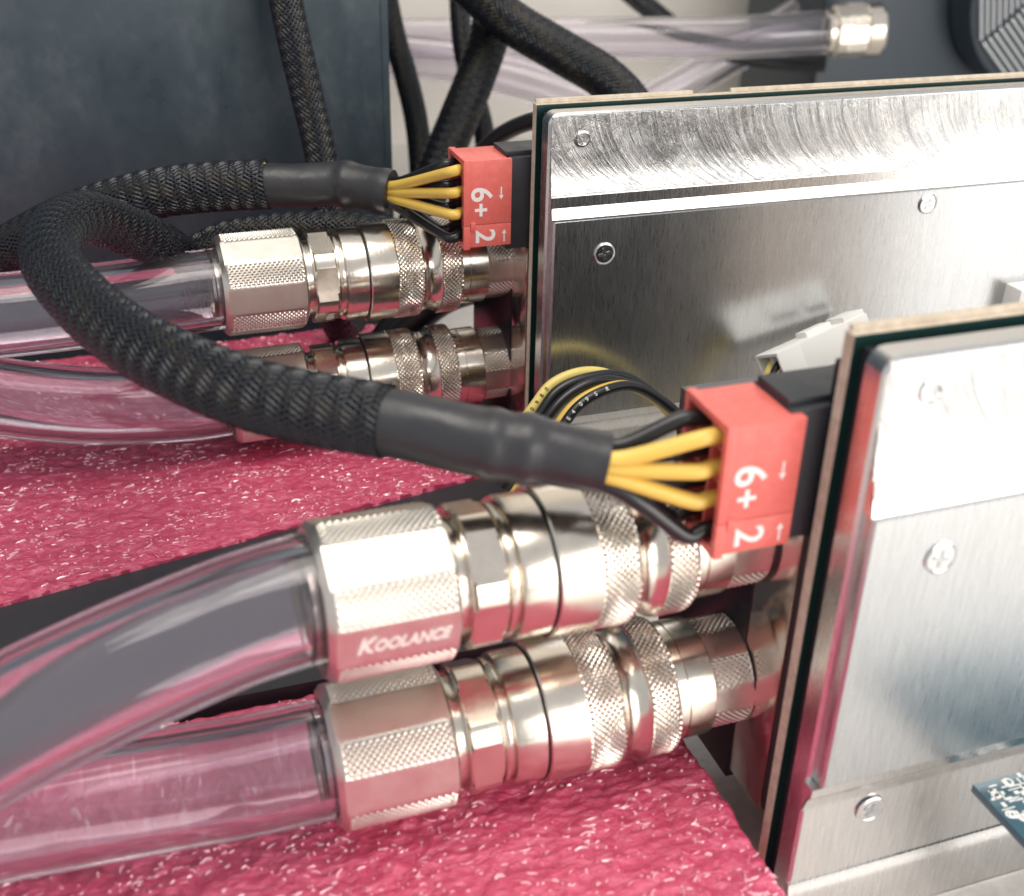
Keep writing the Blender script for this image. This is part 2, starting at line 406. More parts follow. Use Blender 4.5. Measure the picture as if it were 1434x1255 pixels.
# ================================================================== CARDS
GC = 'liquid cooled circuit cards standing upright on the table'
def screw(parent, x, y, z, r=0.27, name='screw'):
    bm = bmesh.new()
    prof = [(0.0, r), (-0.025, r*0.985), (-0.04, r*0.86), (-0.03, r*0.80), (-0.035, r*0.3)]
    rows = []
    for d, rr in prof: rows.append([bm.verts.new((rr*math.cos(a), d, rr*math.sin(a))) for a in [2*PI*k/28 for k in range(28)]])
    for a, b in zip(rows, rows[1:]):
        for k in range(28): bm.faces.new((a[k], a[(k+1) % 28], b[(k+1) % 28], b[k]))
    bm.faces.new(rows[-1])
    o = ob(name, fin(bm, 'screw_head', M_SCREW, 25), parent, (x, y, z)); o.rotation_euler = (0, random.uniform(0, 1.5), 0)
    bm = bmesh.new()
    for q in range(4):
        a = q*PI/2+0.3; ca, sa = math.cos(a), math.sin(a)
        pts = [(r*0.08, -r*0.13), (r*0.52, -r*0.13), (r*0.60, 0), (r*0.52, r*0.13), (r*0.08, r*0.13)]
        f = [bm.verts.new((px*ca-pz*sa, -0.045, px*sa+pz*ca)) for px, pz in pts]
        g = [bm.verts.new((px*ca*0.9-pz*sa*0.9, -0.02, px*sa*0.9+pz*ca*0.9)) for px, pz in pts]
        bm.faces.new(f)
        for k in range(5): bm.faces.new((f[k], f[(k+1) % 5], g[(k+1) % 5], g[k]))
    ob('cross_slot', fin(bm, 'cross_slot', M_PANEL, 0), o)
    return o
def sweep_x(name, m, prof, x0, x1, smooth=25):
    """closed (y,z) profile swept along x"""
    bm = bmesh.new()
    a = [bm.verts.new((x0, y, z)) for y, z in prof]; b = [bm.verts.new((x1, y, z)) for y, z in prof]
    for k in range(len(prof)): bm.faces.new((a[k], a[(k+1) % len(prof)], b[(k+1) % len(prof)], b[k]))
    bm.faces.new(a); bm.faces.new(b[::-1])
    bmesh.ops.triangulate(bm, faces=[f for f in bm.faces if len(f.verts) > 4])
    return fin(bm, name, m, smooth)
def rrect_prism(bm, x0, x1, z0, z1, y0, y1, r, ch):
    """rounded plate facing -Y with a chamfered front edge"""
    def outl(i):
        pts = []
        for cx, cz, a0 in ((x0+r, z1-r, PI/2), (x0+r, z0+r, PI), (x1-r, z0+r, 1.5*PI), (x1-r, z1-r, 0)):
            for k in range(7):
                a = a0+PI/2*k/6; pts.append((cx+(r-i)*math.cos(a), cz+(r-i)*math.sin(a)))
        return pts
    rows = [[bm.verts.new((x, yy, z)) for x, z in outl(i)] for i, yy in ((ch, y0), (0, y0+ch), (0, y1))]
    n_ = len(rows[0])
    for a, b in zip(rows, rows[1:]):
        for k in range(n_): bm.faces.new((a[k], a[(k+1) % n_], b[(k+1) % n_], b[k]))
    bm.faces.new(rows[0]); bm.faces.new(rows[-1][::-1])
def make_card(x, y, ztop, label, zlow):
    """origin: top left corner of the big aluminium face; everything below is relative (z down to zlow)"""
    c = root('liquid_cooled_card', label, 'circuit card', (x, y, ztop), group=GC)
    X1 = 17.6; zb = zlow-ztop
    bm = bmesh.new(); rrect_prism(bm, 0, X1, zb, 0, 0.14, 0.56, 0.26, 0.05)
    ob('backplate', fin(bm, 'backplate', M_ALU, 20), c)
    # cove and lip between the milled band and the panel
    prof = [(0.132, -0.07), (0.132, -0.10), (0.132, -0.5), (0.132, -0.95)]+[(0.132-0.085*(k/12)**2.4, -1.0-0.78*k/12) for k in range(13)]+[(0.043, -1.80), (0.2, -1.80), (0.2, -0.07)]
    ob('milled_band', sweep_x('milled_band', M_MILLED, prof, 0.07, X1-0.04, 12), c)
    prof = [(-0.016, -1.803), (-0.022, -1.83), (-0.022, -2.08), (-0.03, -2.10), (-0.105, -2.32), (-0.105, -2.34), (0.20, -2.34), (0.20, -1.803)]
    ob('milled_lip', sweep_x('milled_lip', M_ALU, prof, 0.06, X1-0.02, 8), c)
    bm = bmesh.new(); rrect_prism(bm, 0.10, X1-0.05, -7.42, -2.345, -0.105, 0.18, 0.06, 0.045)
    ob('cover_panel', fin(bm, 'cover_panel', M_PANEL, 20), c)
    prof = [(-0.07, -7.425), (-0.05, -7.62), (0.0, -7.68), (0.05, -7.74), (0.10, -7.88), (0.115, -8.05), (0.20, -8.05), (0.20, -7.43)]
    ob('milled_lip', sweep_x('lower_lip', M_ALU, prof, -0.03, X1-0.02), c)
    prof = [(0.117, -9.80), (0.105, -9.90), (0.085, -9.98), (0.075, -10.1), (0.075, zb+0.1), (0.09, zb+0.02), (0.2, zb+0.02), (0.2, -9.80)]
    ob('foot_rail', sweep_x('foot_rail', M_ALU, prof, 0.0, X1-0.02), c)
    # printed circuit board, gaps and the cooling block behind
    bm = bmesh.new(); box(bm, -0.06, X1+0.1, 0.82, 1.03, zb, 0.06, bev=0.0)
    pcb = ob('circuit_board', fin(bm, 'circuit_board', M_FR4, 0), c)
    ob('solder_mask', boxmesh('solder_mask', M_PCB, -0.05, X1, 0.800, 0.817, zb+0.01, 0.05), pcb)
    ob('board_tab', boxmesh('board_tab', M_FR4, -0.02, 3.86, 0.93, 1.027, 0.063, 0.15, bev=0.01), pcb)
    ob('board_tab', boxmesh('board_tab', M_FR4, 4.85, X1, 0.93, 1.027, 0.063, 0.15, bev=0.01), pcb)
    ob('gap_shade_fill', boxmesh('gap_shade_fill', M_GAP, 0.10, X1, 0.563, 0.797, zb, -0.12), c)  # dark filler either side of the board, painting the shade in the gaps
    ob('gap_shade_fill', boxmesh('gap_shade_fill', M_GAP, 0.06, X1, 1.033, 1.30, -9.14, -0.5), c)
    bm = bmesh.new(); box(bm, 0.0, X1-1, 1.302, 2.42, -9.20, -3.45, bev=0.03)
    ob('cold_plate', fin(bm, 'cold_plate', M_COLD), c)
    bm = bmesh.new(); box(bm, -0.02, 8.6, 2.423, 5.6, -9.45, -2.9, bev=0.04)
    ob('port_block', fin(bm, 'port_block', M_DELRIN), c)
    # power header that the red plug mates with
    hd = ob('power_header', None, c); bpy.data.objects.remove(hd)
    bm = bmesh.new(); box(bm, -0.62, 2.2, 1.18, 2.26, -3.36, -1.18, bev=0.03); box(bm, -0.60, 2.1, 1.32, 2.20, -1.19, -1.07, bev=0.02)
    ob('power_header', fin(bm, 'power_header', M_BLACK), c)
    # screws
    for sx, sz in ((1.38, -3.22), (10.2, -2.74), (7.0, -6.6), (14.6, -6.9)): screw(c, sx, -0.107, sz)
    for sx, sz in ((1.35, -8.42), (9.5, -8.5)): screw(c, sx, 0.118, sz)
    return c
CARD_F = make_card(9.24, 11.40, 11.17, 'liquid cooled card nearest the camera, its bright face washed out by light', 0.0)
CARD_R = make_card(9.24, 23.98, 11.55, 'rear liquid cooled card with dark brushed panel and swirl-milled top band', 0.0)
# rivet in the milled band of both, and the dent on the rear panel
for c in (CARD_F, CARD_R):
    bm = bmesh.new(); rows = []
    for d, rr in ((0, 0.19), (-0.03, 0.18), (-0.035, 0.15), (0.06, 0.11), (0.06, 0.05), (0.0, 0.0)):
        rows.append([bm.verts.new((rr*math.cos(a), d, rr*math.sin(a))) for a in [2*PI*k/24 for k in range(24)]])
    for a, b in zip(rows, rows[1:]):
        for k in range(24): bm.faces.new((a[k], a[(k+1) % 24], b[(k+1) % 24], b[k]))
    ob('rivet', fin(bm, 'rivet', M_SCREW, 30), c, (0.80, 0.128, -0.58))

# ================================================================== HOSE COUPLINGS
GH = 'knurled nickel hose couplings plugged into the cards'
XS = 0.0275
def frange(a, b, s):
    n_ = max(1, round((b-a)/s)); return [a+(b-a)*k/n_ for k in range(n_+1)]
KN = 66; KP = 0.11
def coupling_meshes():
    d = {}
    # compression nut
    R = 1.215; prof = [(-2.2, 0.97), (-3.36, 0.97), (-3.42, 1.0), (-3.42, 1.10), (-3.33, R-0.02)]
    prof += [(x, R) for x in frange(-3.29, -1.55, XS)] + [(-1.53, R-0.02), (-1.48, 1.10), (-1.48, 0.8)]
    d['compression_nut'] = lathe('compression_nut', M_KNURL, prof, KN*4, knurl_fun(R, 0.055, KN, KP, [(-3.27, -1.57)], 1.158), 25)
    d['neck'] = lathe('neck', M_NICKEL, [(-1.50, 0.98), (-1.42, 0.98), (-1.41, 0.90), (-1.30, 0.90), (-1.29, 1.04), (-1.25, 1.05)], 72)
    d['wrench_hex'] = lathe('wrench_hex', M_NICKEL, [(-1.27, 0.9), (-1.27, 1.06), (-1.24, 1.12), (-0.78, 1.12), (-0.74, 1.06), (-0.74, 0.9)], 120, polyflat(1.04, 6, PI/6), 12)
    prof = [(-0.76, 0.98), (-0.70, 0.98), (-0.69, 1.05), (-0.62, 1.06), (-0.61, 1.00), (-0.55, 1.00), (-0.53, 1.11), (-0.46, 1.13), (-0.02, 1.13), (-0.006, 1.12), (-0.004, 0.9)]
    d['locking_body'] = lathe('locking_body', M_NICKEL, prof, 96, None, 20)
    d['o_ring'] = lathe('o_ring', M_ORING, [(-0.003, 1.0), (0.0, 1.125), (0.014, 1.125), (0.017, 1.0)], 96)
    R = 1.2
    prof = [(0.018, 1.0), (0.02, 1.17), (0.045, R), (0.68, R)] + [(x, R-0.005) for x in frange(0.71, 1.33, XS)]
    prof += [(1.345, R-0.02)] + [(1.35+0.45*k/10, 1.17-0.10*math.sin(PI*k/10)**0.8) for k in range(11)] + [(1.805, R-0.02)]
    prof += [(x, R-0.01) for x in frange(1.81, 2.325, XS)] + [(2.34, R-0.03), (2.36, 1.0)]
    d['sliding_sleeve'] = lathe('sliding_sleeve', M_NICKEL, prof, KN*4, knurl_fun(R, 0.06, KN, KP, [(0.715, 1.325), (1.815, 2.32)]), 25)
    prof = [(2.34, 0.98), (2.345, 1.03), (2.55, 1.035), (2.555, 1.01), (2.575, 1.01), (2.58, 1.04), (3.04, 1.04), (3.07, 1.01), (3.07, 0.8)]
    d['collar_ring'] = lathe('collar_ring', M_NICKEL, prof, 96, None, 20)
    R = 0.985; prof = [(3.05, 0.93)] + [(x, R) for x in frange(3.07, 3.79, XS)] + [(3.82, R-0.03), (3.84, 0.9), (3.84, 0.5)]
    d['port_nut'] = lathe('port_nut', M_KNURL, prof, 56*4, knurl_fun(R, 0.05, 56, 0.108, [(3.09, 3.78)], 0.945), 25)
    d['gasket'] = lathe('gasket', M_ORING, [(3.82, 0.5), (3.82, 0.99), (3.90, 1.0), (3.98, 1.0)], 64)
    return d
CM = coupling_meshes()
from_fit = [  # x, y, z, slope y, slope z, roll of the flats, label
    ((5.33, 14.08, 7.13), 0.0358, -0.0222, -4, 'upper front hose coupling with white maker lettering on its nut'),
    ((5.43, 14.29, 3.92), -0.0056, 0.0192, 7, 'lower front hose coupling resting just above the pink foam'),
    ((5.50, 27.11, 7.25), 0.030, -0.0066, 0, 'upper rear hose coupling directly below the rear red plug'),
    ((5.50, 27.30, 4.22), -0.0011, 0.0136, -3, 'lower rear hose coupling half hidden behind the front braided cable'),
]
CPL = []
for i, (p, sy, sz, roll, lab) in enumerate(from_fit):
    r = root('hose_coupling', lab, 'hose coupling', p, group=GH)
    q = Vector((1, 0, 0)).rotation_difference(Vector((1, sy, sz)).normalized())
    r.rotation_mode = 'QUATERNION'; r.rotation_quaternion = q @ Matrix.Rotation(-math.radians(roll), 3, 'X').to_quaternion()
    parts = {}
    for nm, me in CM.items():
        o = ob(nm, me, r); parts[nm] = o
        if nm == 'wrench_hex': o.rotation_euler = (math.radians((40, 35, 22, 28)[i]), 0, 0)
    CPL.append((r, parts))
# etched maker name on the front upper nut (a flat faces local -Y)
r, parts = CPL[0]
nut = parts['compression_nut']
a = ob('lettering', text_mesh('maker_initial', 'K', 0.36, M_ENGRAVE, 0.003, 0.012, 0.32, 'LEFT'), nut, (-3.06, -1.1605, -0.01)); a.rotation_euler = (PI/2, 0, 0)
a = ob('lettering', text_mesh('maker_name', 'OOLANCE', 0.27, M_ENGRAVE, 0.003, 0.010, 0.32, 'LEFT'), nut, (-2.815, -1.1605, -0.035)); a.rotation_euler = (PI/2, 0, 0)
a.scale = (0.86, 1, 1)
# small size mark on the rear upper hex
r, parts = CPL[2]
hx = parts['wrench_hex']
ang = math.radians(30)
a = ob('lettering', text_mesh('size_mark', 'QD4', 0.24, M_ENGRAVE, 0.003, 0.004), hx, (-0.90, -1.043*math.cos(-ang), 1.043*math.sin(-ang)))
a.rotation_euler = Euler((PI/2+ang, 0, 0)).to_matrix().to_euler(); a.rotation_euler.rotate_axis('Z', PI/2)

# ================================================================== TUBES
GT = 'thick clear vinyl hoses pushed into the couplings'
TUBES = [
    ([(2.7, 14.0, 7.36), (1.91, 13.98, 7.27), (1.03, 14.0, 7.12), (0.41, 13.98, 6.98), (-0.95, 13.86, 6.66), (-2.47, 13.75, 6.17), (-3.96, 13.73, 5.44), (-6.5, 13.9, 4.0), (-9, 14.2, 3.65)], 'clear vinyl hose arching down and left from the upper front coupling'),
    ([(2.8, 14.31, 3.86), (1.96, 14.32, 3.83), (0.83, 14.45, 3.70), (-0.12, 14.6, 3.62), (-2.03, 14.75, 3.6), (-2.95, 14.8, 3.6), (-4.54, 14.8, 3.6), (-8, 14.8, 3.6)], 'clear vinyl hose lying on pink foam from the lower front coupling'),
    ([(2.9, 26.9, 7.26), (2.15, 26.95, 7.24), (0.99, 27.05, 7.16), (-0.94, 27.04, 7.09), (-2.79, 27.07, 7.06), (-4.56, 27.1, 7.05), (-8, 27.2, 7.0)], 'clear vinyl hose leaving the upper rear coupling, crossed by the looping cable'),
    ([(2.9, 27.31, 4.2), (2.07, 27.38, 4.16), (0.84, 27.45, 4.13), (-1.17, 27.57, 4.30), (-3.24, 27.91, 4.68), (-5.02, 28.16, 5.26), (-8, 28.6, 6.0)], 'clear vinyl hose sagging onto the rear foam from the lower rear coupling'),
]
for pts, lab in TUBES:
    hs_ = tag(ob('clear_hose', hollow_tube('clear_hose', pts, 0.96, 0.66)), lab, 'clear hose', GT)
    ob('coolant', tubemesh('coolant', M_COOL, pts, 0.655, seg=40, n=90), hs_)
# barbs inside the hoses
for r, parts in CPL:
    ob('hose_barb', lathe('hose_barb', M_NICKEL, [(-3.60, 0.52), (-3.60, 0.60), (-3.54, 0.655), (-3.5, 0.62), (-3.3, 0.62)], 48), r)

# ================================================================== POWER CABLES
GP = 'black braided power cables with red plugs'
def wrapmesh(name, m, pts, R, bulges, n=80, seg=40, sd=0.0):
    def rf(s, a):
        r = R(s) if callable(R) else R
        for c, w, h in bulges: r += h*math.exp(-((s-c)/w)**2)
        return r*(1+0.045*noise.noise((s*6+sd, math.cos(a)*1.3, math.sin(a)*1.3)))
    bm = bmesh.new(); tube(bm, pts, rf, seg, n, True); return fin(bm, name, m, 60)
def power_cable(label, org, cable_pts, shrink_n, Rb, Rs, endpt, enddir, bulges, sd, dims=(1.24, 1.26, 2.10)):
    """org = lower corner (min x, min y, max z) of the red plug; cable_pts start at the wire end of the heat shrink"""
    ox, oy, oz = org; DX, DY, DZ = dims
    r = root('power_cable', label, 'power cable', (ox+DX/2, oy+DY/2, oz-DZ/2), group=GP)
    bx_, by_, bz_ = r.location
    inv = lambda p: Vector(p)-Vector((bx_, by_, bz_))
    hz = DZ*0.735
    def housing(z1, z0, rows, seam):
        bm = bmesh.new(); B = lambda *a: box(bm, a[0]-bx_, a[1]-bx_, a[2]-by_, a[3]-by_, a[4]-bz_, a[5]-bz_, bev=0.012)
        B(ox+0.45, ox+DX, oy, oy+DY, z0, z1)                        # solid front
        w_ = 0.085
        B(ox+0.05, ox+0.46, oy, oy+w_, z0, z1); B(ox+0.05, ox+0.46, oy+DY-w_, oy+DY, z0, z1)
        if not seam: B(ox+0.05, ox+0.46, oy+w_-0.005, oy+DY-w_+0.005, z1-w_, z1)
        if seam: B(ox+0.05, ox+0.46, oy+w_-0.005, oy+DY-w_+0.005, z0, z0+w_)
        B(ox+0.12, ox+0.46, oy+DY/2-0.035, oy+DY/2+0.035, z0+0.02, z1-0.02)
        for k in range(1, rows): 
            zz = z0+(z1-z0)*k/rows; B(ox+0.12, ox+0.46, oy+0.07, oy+DY-0.07, zz-0.03, zz+0.03)
        # raised rim on the wire side
        B(ox-0.02, ox+0.13, oy-0.03, oy+0.09, z0 if not seam else z0-0.04, z1+(0.03 if not seam else 0))
        B(ox-0.02, ox+0.13, oy+DY-0.09, oy+DY+0.03, z0 if not seam else z0-0.04, z1+(0.03 if not seam else 0))
        if not seam: B(ox-0.02, ox+0.13, oy+0.085, oy+DY-0.085, z1-0.09, z1+0.03)
        else: B(ox-0.02, ox+0.13, oy+0.085, oy+DY-0.085, z0-0.04, z0+0.09)
        return fin(bm, 'plug_housing', M_RED, 30)
    h6 = ob('plug_housing', housing(oz, oz-hz, 3, False), r, label='six pin part of the red plug')
    h2 = ob('plug_housing', housing(oz-hz-0.012, oz-DZ, 1, True), r, label='two pin part of the red plug')
    ob('latch_key', boxmesh('latch_key', M_RED, ox+0.14-bx_, ox+0.26-bx_, oy-0.045-by_, oy+0.05-by_, oz-hz-0.13-bz_, oz-hz+0.06-bz_, bev=0.012), h2)
    # lettering: reads downwards, glyph tops to the right
    rotm = Matrix(((0, 1, 0), (0, 0, -1), (-1, 0, 0))).to_euler()
    def put(s, fx, fz, size, par, off=0.011):
        o = ob('lettering', text_mesh('plug_text', s, size, M_PRINT, 0.003, off), par, inv((ox+0.08+fx*(DX-0.08), oy-0.0035, oz-fz*DZ))); o.rotation_euler = rotm
    put('6', 0.29, 0.385, 0.72, h6); put('+', 0.27, 0.565, 0.58, h6, 0.012); put('2', 0.38, 0.875, 0.66, h2)
    def arrow(fx, fz, up, par):
        bm = bmesh.new(); L_ = 0.30; sg = 1 if up else -1
        P_ = [(-0.014, -L_/2), (0.014, -L_/2), (0.014, L_/2-0.10), (0.055, L_/2-0.10), (0, L_/2), (-0.055, L_/2-0.10), (-0.014, L_/2-0.10)]
        f = [bm.verts.new((x, -0.003, sg*z)) for x, z in P_]; g = [bm.verts.new((x, 0.002, sg*z)) for x, z in P_]
        bm.faces.new(f)
        for k in range(7): bm.faces.new((f[k], f[(k+1) % 7], g[(k+1) % 7], g[k]))
        ob('arrow_mark', fin(bm, 'arrow_mark', M_PRINT, 0), par, inv((ox+0.08+fx*(DX-0.08), oy-0.0015, oz-fz*DZ)))
    arrow(0.76, 0.385, False, h6); arrow(0.84, 0.885, True, h2)
    # wires
    e = Vector(endpt); dv = Vector(enddir).normalized()
    k_ = 0
    side = dv.cross(Vector((0, 0, 1))).normalized(); upv = side.cross(dv)
    for row in range(4):
        for col in range(2):
            zc = oz-DZ*(0.13+0.247*row); yc = oy+DY*(0.27 if col == 0 else 0.73)
            yel = col == 0 and row < 3
            ea = e + upv*(0.24-0.16*row)*1.0 + side*(-0.20 if col == 0 else 0.20)
            pts = [(ox+0.42, yc, zc), (ox+0.0, yc, zc), (ox-0.30, yc+random.uniform(-.04, .04), zc*0.95+ea.z*0.05-(0.10 if row == 3 else 0))]+([ea-dv*0.62+Vector((0, 0, -0.20-0.05*col))] if row == 3 else [])+[ea-dv*0.15, ea+dv*0.3, ea+dv*0.9]
            ob('wire', tubemesh('plug_wire', M_YEL if yel else M_BWIRE, [inv(p) for p in pts], 0.125, seg=14, n=44), r)
    # heat shrink, sleeve
    sp = [inv(p) for p in cable_pts[:shrink_n]]; bp = [inv(p) for p in cable_pts[shrink_n-1:]]
    L0 = (Vector(bp[1])-Vector(bp[0])).normalized()
    hs = ob('heat_shrink', wrapmesh('heat_shrink', M_SHRINK, sp, Rs, bulges, sd=sd), r)
    bp[0] = Vector(bp[0])-L0*0.3
    br = ob('braided_sleeve', braid_mesh('braided_sleeve', bp, Rb, 32, 6.0, width=0.68, amp=0.018), r)
    core_wires(bp, Rb(0.5)-0.025, br, n=110)
    return r
A_ = [(6.18, 13.35, 9.12), (5.33, 13.74, 9.27), (4.57, 14.06, 9.36), (3.85, 14.49, 9.46), (3.06, 14.95, 9.55), (2.27, 15.48, 9.58), (1.44, 16.17, 9.63), (0.6, 17.23, 9.7), (-0.18, 18.63, 9.75), (-0.82, 20.35, 9.83), (-1.23, 22.11, 9.91), (-1.13, 23.88, 9.89), (-0.59, 25.27, 9.71), (0.16, 26.52, 8.99), (0.91, 27.61, 8.18), (1.63, 28.59, 7.18), (2.27, 28.98, 6.17)]
power_cable('front braided power cable looping left from the nearest red plug', (7.55, 12.42, 9.95), A_, 5,
            lambda s: 0.535, lambda s: 0.435+0.07*min(1, s*2.2), A_[0], Vector(A_[1])-Vector(A_[0]), [(0.33, 0.05, 0.045), (0.47, 0.04, 0.035), (0.0, 0.03, 0.02)], 1.7)
B_ = [(6.53, 27.0, 9.2), (5.39, 28.06, 9.2), (4.39, 28.39, 9.15), (3.36, 28.75, 9.15), (2.06, 29.16, 9.06), (0.7, 29.52, 8.85), (-1.04, 30.15, 8.26), (-2.52, 30.81, 7.44), (-4.06, 31.43, 6.52), (-5.92, 31.6, 5.69)]
B_[0] = (6.43, 27.35, 9.12)
power_cable('rear braided power cable running left from the farther red plug', (7.60, 25.08, 10.37), B_, 4,
            lambda s: 0.59, lambda s: 0.52+0.02*s, B_[0], Vector(B_[1])-Vector(B_[0]), [(0.34, 0.06, 0.07), (0.05, 0.06, 0.04)], 5.2, (1.14, 1.22, 2.03))

# ================================================================== OTHER BRAIDED CABLES
GB = 'black braided cables hanging behind the cards'
def braided(label, pts, R, nst=20, pitch=3.4, core=True, group=GB):
    c = Vector(pts[-1]); r = root('braided_cable', label, 'braided cable', c, group=group)
    q = [Vector(p)-c for p in pts]
    s = ob('braided_sleeve', braid_mesh('braided_sleeve', q, R, nst, pitch, per=1.6), r)
    if core: core_wires(q, R-0.04, s, n=60, per_len=9)
braided('dark braided cable sagging between the upper rear coupling and the case', [(1.17, 30.64, 6.27), (2.36, 30.66, 7.04), (3.48, 30.42, 7.31), (4.57, 30.11, 7.43), (5.64, 29.72, 7.42), (6.7, 29.3, 7.34), (7.74, 28.9, 7.15), (8.5, 28.7, 6.75)], 0.52, 24, 4)
braided('single braided cable hanging in front of the dark case', [(5.22, 34.9, 14.77), (5.29, 34.9, 13.16), (5.44, 34.6, 11.67), (5.7, 34.3, 9.94), (5.9, 33.8, 8.38), (5.95, 33.2, 6.85), (5.89, 32.6, 5.34), (5.9, 32.9, 3.9), (6.2, 33.6, 3.0), (7.2, 35.2, 2.6), (9.5, 36.5, 1.0)], 0.46, 20, 3.2)
braided('braided cable hanging just right of the case edge', [(11.35, 49.28, 13.39), (11.26, 48.03, 11.17), (11.36, 47.0, 9.46), (11.57, 46.15, 8.11), (11.71, 45.17, 6.52), (11.62, 44.21, 4.79), (11.33, 43.03, 2.58), (11.2, 42.5, 0.5)], 0.45)
braided('thin braided cable hanging behind the thickest bundle', [(14.81, 49.4, 13.62), (14.36, 48.1, 11.1), (14.17, 47.08, 9.21), (14.24, 46.25, 7.83), (14.46, 45.3, 6.33), (14.43, 44.3, 4.57), (14.27, 43.19, 2.56), (14.2, 42.8, 0.5)], 0.40)
braided('thick braided cable slanting down to the left behind the rear red plug', [(14.53, 43.57, 13.82), (14.03, 42.44, 11.56), (13.6, 41.81, 10.21), (12.96, 41.3, 8.94), (12.17, 40.81, 7.6), (11.48, 40.39, 6.46), (10.75, 39.93, 5.22), (10.01, 39.27, 3.63), (9.8, 39, 0.6)], 0.70, 24, 4)
braided('thick braided cable curving right and dropping behind the rear card', [(10.8, 43.44, 13.39), (12.55, 41.45, 12.07), (13.65, 39.85, 11.03), (15.19, 38.78, 10.12), (16.45, 37.9, 9.38), (17.23, 37.12, 8.5), (17.48, 36.41, 7.43), (17.43, 35.69, 6.15), (17.4, 35.4, 3.5)], 0.72, 26, 4.5)
braided('far braided cable passing behind the horizontal clear hose to the dark block', [(24.18, 57.86, 11.0), (25.63, 57.0, 9.64), (26.83, 56.8, 8.76), (28.5, 56.61, 7.66), (31.25, 56.2, 6.55), (33.61, 55.16, 6.21), (35.42, 53.38, 6.32)], 0.50, 16, 3.4, False)
tag(ob('flat_cable', tubemesh('flat_cable', M_BWIRE, [(10.95, 36.99, 6.52), (11.31, 36.15, 7.38), (11.86, 35.27, 8.29), (12.53, 34.2, 8.94), (13.31, 32.92, 9.29), (14.08, 31.48, 9.36)], 0.27, seg=16, n=50)), 'smooth black cable arching behind the top left corner of the rear card', 'cable')

tag(ob('black_cable', tubemesh('black_cable', M_BWIRE, [(6.6, 30.9, 3.0), (7.8, 31.0, 4.3), (9.2, 31.2, 4.95), (11.5, 31.6, 4.9), (14, 32, 4.2)], 0.62, seg=20, n=50)), 'smooth black cable seen between the two rear hose couplings', 'cable')
# ================================================================== BACKGROUND HOSES, BLOCK
GR = 'clear hoses in the background'
tag(ob('clear_hose', hollow_tube('background_hose', [(6.03, 60.9, 7.2), (10.03, 59.52, 7.31), (15.63, 57.61, 7.42), (20.9, 55.83, 7.58), (28.81, 53.14, 7.77), (34.05, 51.49, 8.12), (35.2, 51.15, 8.2)], 1.0, 0.7, 32, 60)), 'straight clear hose running to the nickel fitting on the dark block', 'clear hose', GR)
tag(ob('clear_hose', hollow_tube('background_hose', [(7.5, 58.8, 7.0), (11.38, 57.63, 6.94), (14.27, 56.55, 6.85), (16.81, 55.51, 6.6), (18.36, 54.75, 6.25), (20.22, 53.82, 5.78), (22.98, 52.32, 4.87), (25.09, 51.03, 3.93), (28, 49.5, 1.3)], 1.0, 0.7, 32, 60)), 'clear hose curving down to the right below the straight one', 'clear hose', GR)
tag(ob('clear_hose', hollow_tube('background_hose', [(22.5, 57.8, 1.3), (24.53, 57.51, 2.26), (28.04, 57.36, 4.15), (31.53, 57.13, 5.88), (34.24, 56.96, 7.26), (36.5, 56.9, 8.6)], 1.0, 0.7, 32, 60)), 'diagonal clear hose rising to the right behind the straight one', 'clear hose', GR)
r = root('hose_fitting', 'blurred knurled nickel fitting on the end of the straight background hose', 'hose fitting', (34.3, 51.4, 8.15))
q = Vector((1, 0, 0)).rotation_difference(Vector((35.2-28.81, 51.15-53.14, 8.2-7.77)).normalized()); r.rotation_mode = 'QUATERNION'; r.rotation_quaternion = q
R = 1.24
ob('compression_nut', lathe('background_nut', M_KNURL, [(0, 0.9), (0.0, 1.1), (0.06, R-0.02)]+[(x, R) for x in frange(0.1, 1.45, XS*1.6)]+[(1.5, R-0.05), (1.5, 0.8)], 240, knurl_fun(R, 0.06, 60, 0.12, [(0.55, 1.42)], 1.17), 25), r)
ob('end_cap', lathe('end_cap', M_NICKEL, [(1.48, 1.0), (1.5, 1.2), (1.56, 1.26), (2.2, 1.26), (2.35, 1.15), (2.35, 0.2)], 64), r)
ob('tube_collar', lathe('background_collar', M_NICKEL, [(-0.3, 0.72), (-0.3, 1.02), (0.02, 1.02)], 48), r)
pb = root('radiator_block', 'dark block in the far right corner behind the rear card', 'radiator', (43, 54, 0))
bm = bmesh.new(); box(bm, -7.6, 14, 0, 8, 0, 22, bev=0.5); ob('body', fin(bm, 'radiator_body', M_PUMP), pb)
fan = root('ridged_disc', 'silver ridged round grille at the top right edge of the photo', 'grille', (47.6, 52.2, 9.6))
bm = bmesh.new(); rows = []
for d, rr in ((1.5, 4.9), (-0.1, 4.9), (-0.16, 4.85), (0.0, 4.78), (0.15, 4.75)):
    rows.append([bm.verts.new((rr*math.cos(a), d, rr*math.sin(a))) for a in [2*PI*k/72 for k in range(72)]])
for a, b in zip(rows, rows[1:]):
    for k in range(72): bm.faces.new((a[k], a[(k+1) % 72], b[(k+1) % 72], b[k]))
bm.faces.new(rows[-1]); ob('rim', fin(bm, 'grille_rim', M_PUMP, 30), fan)
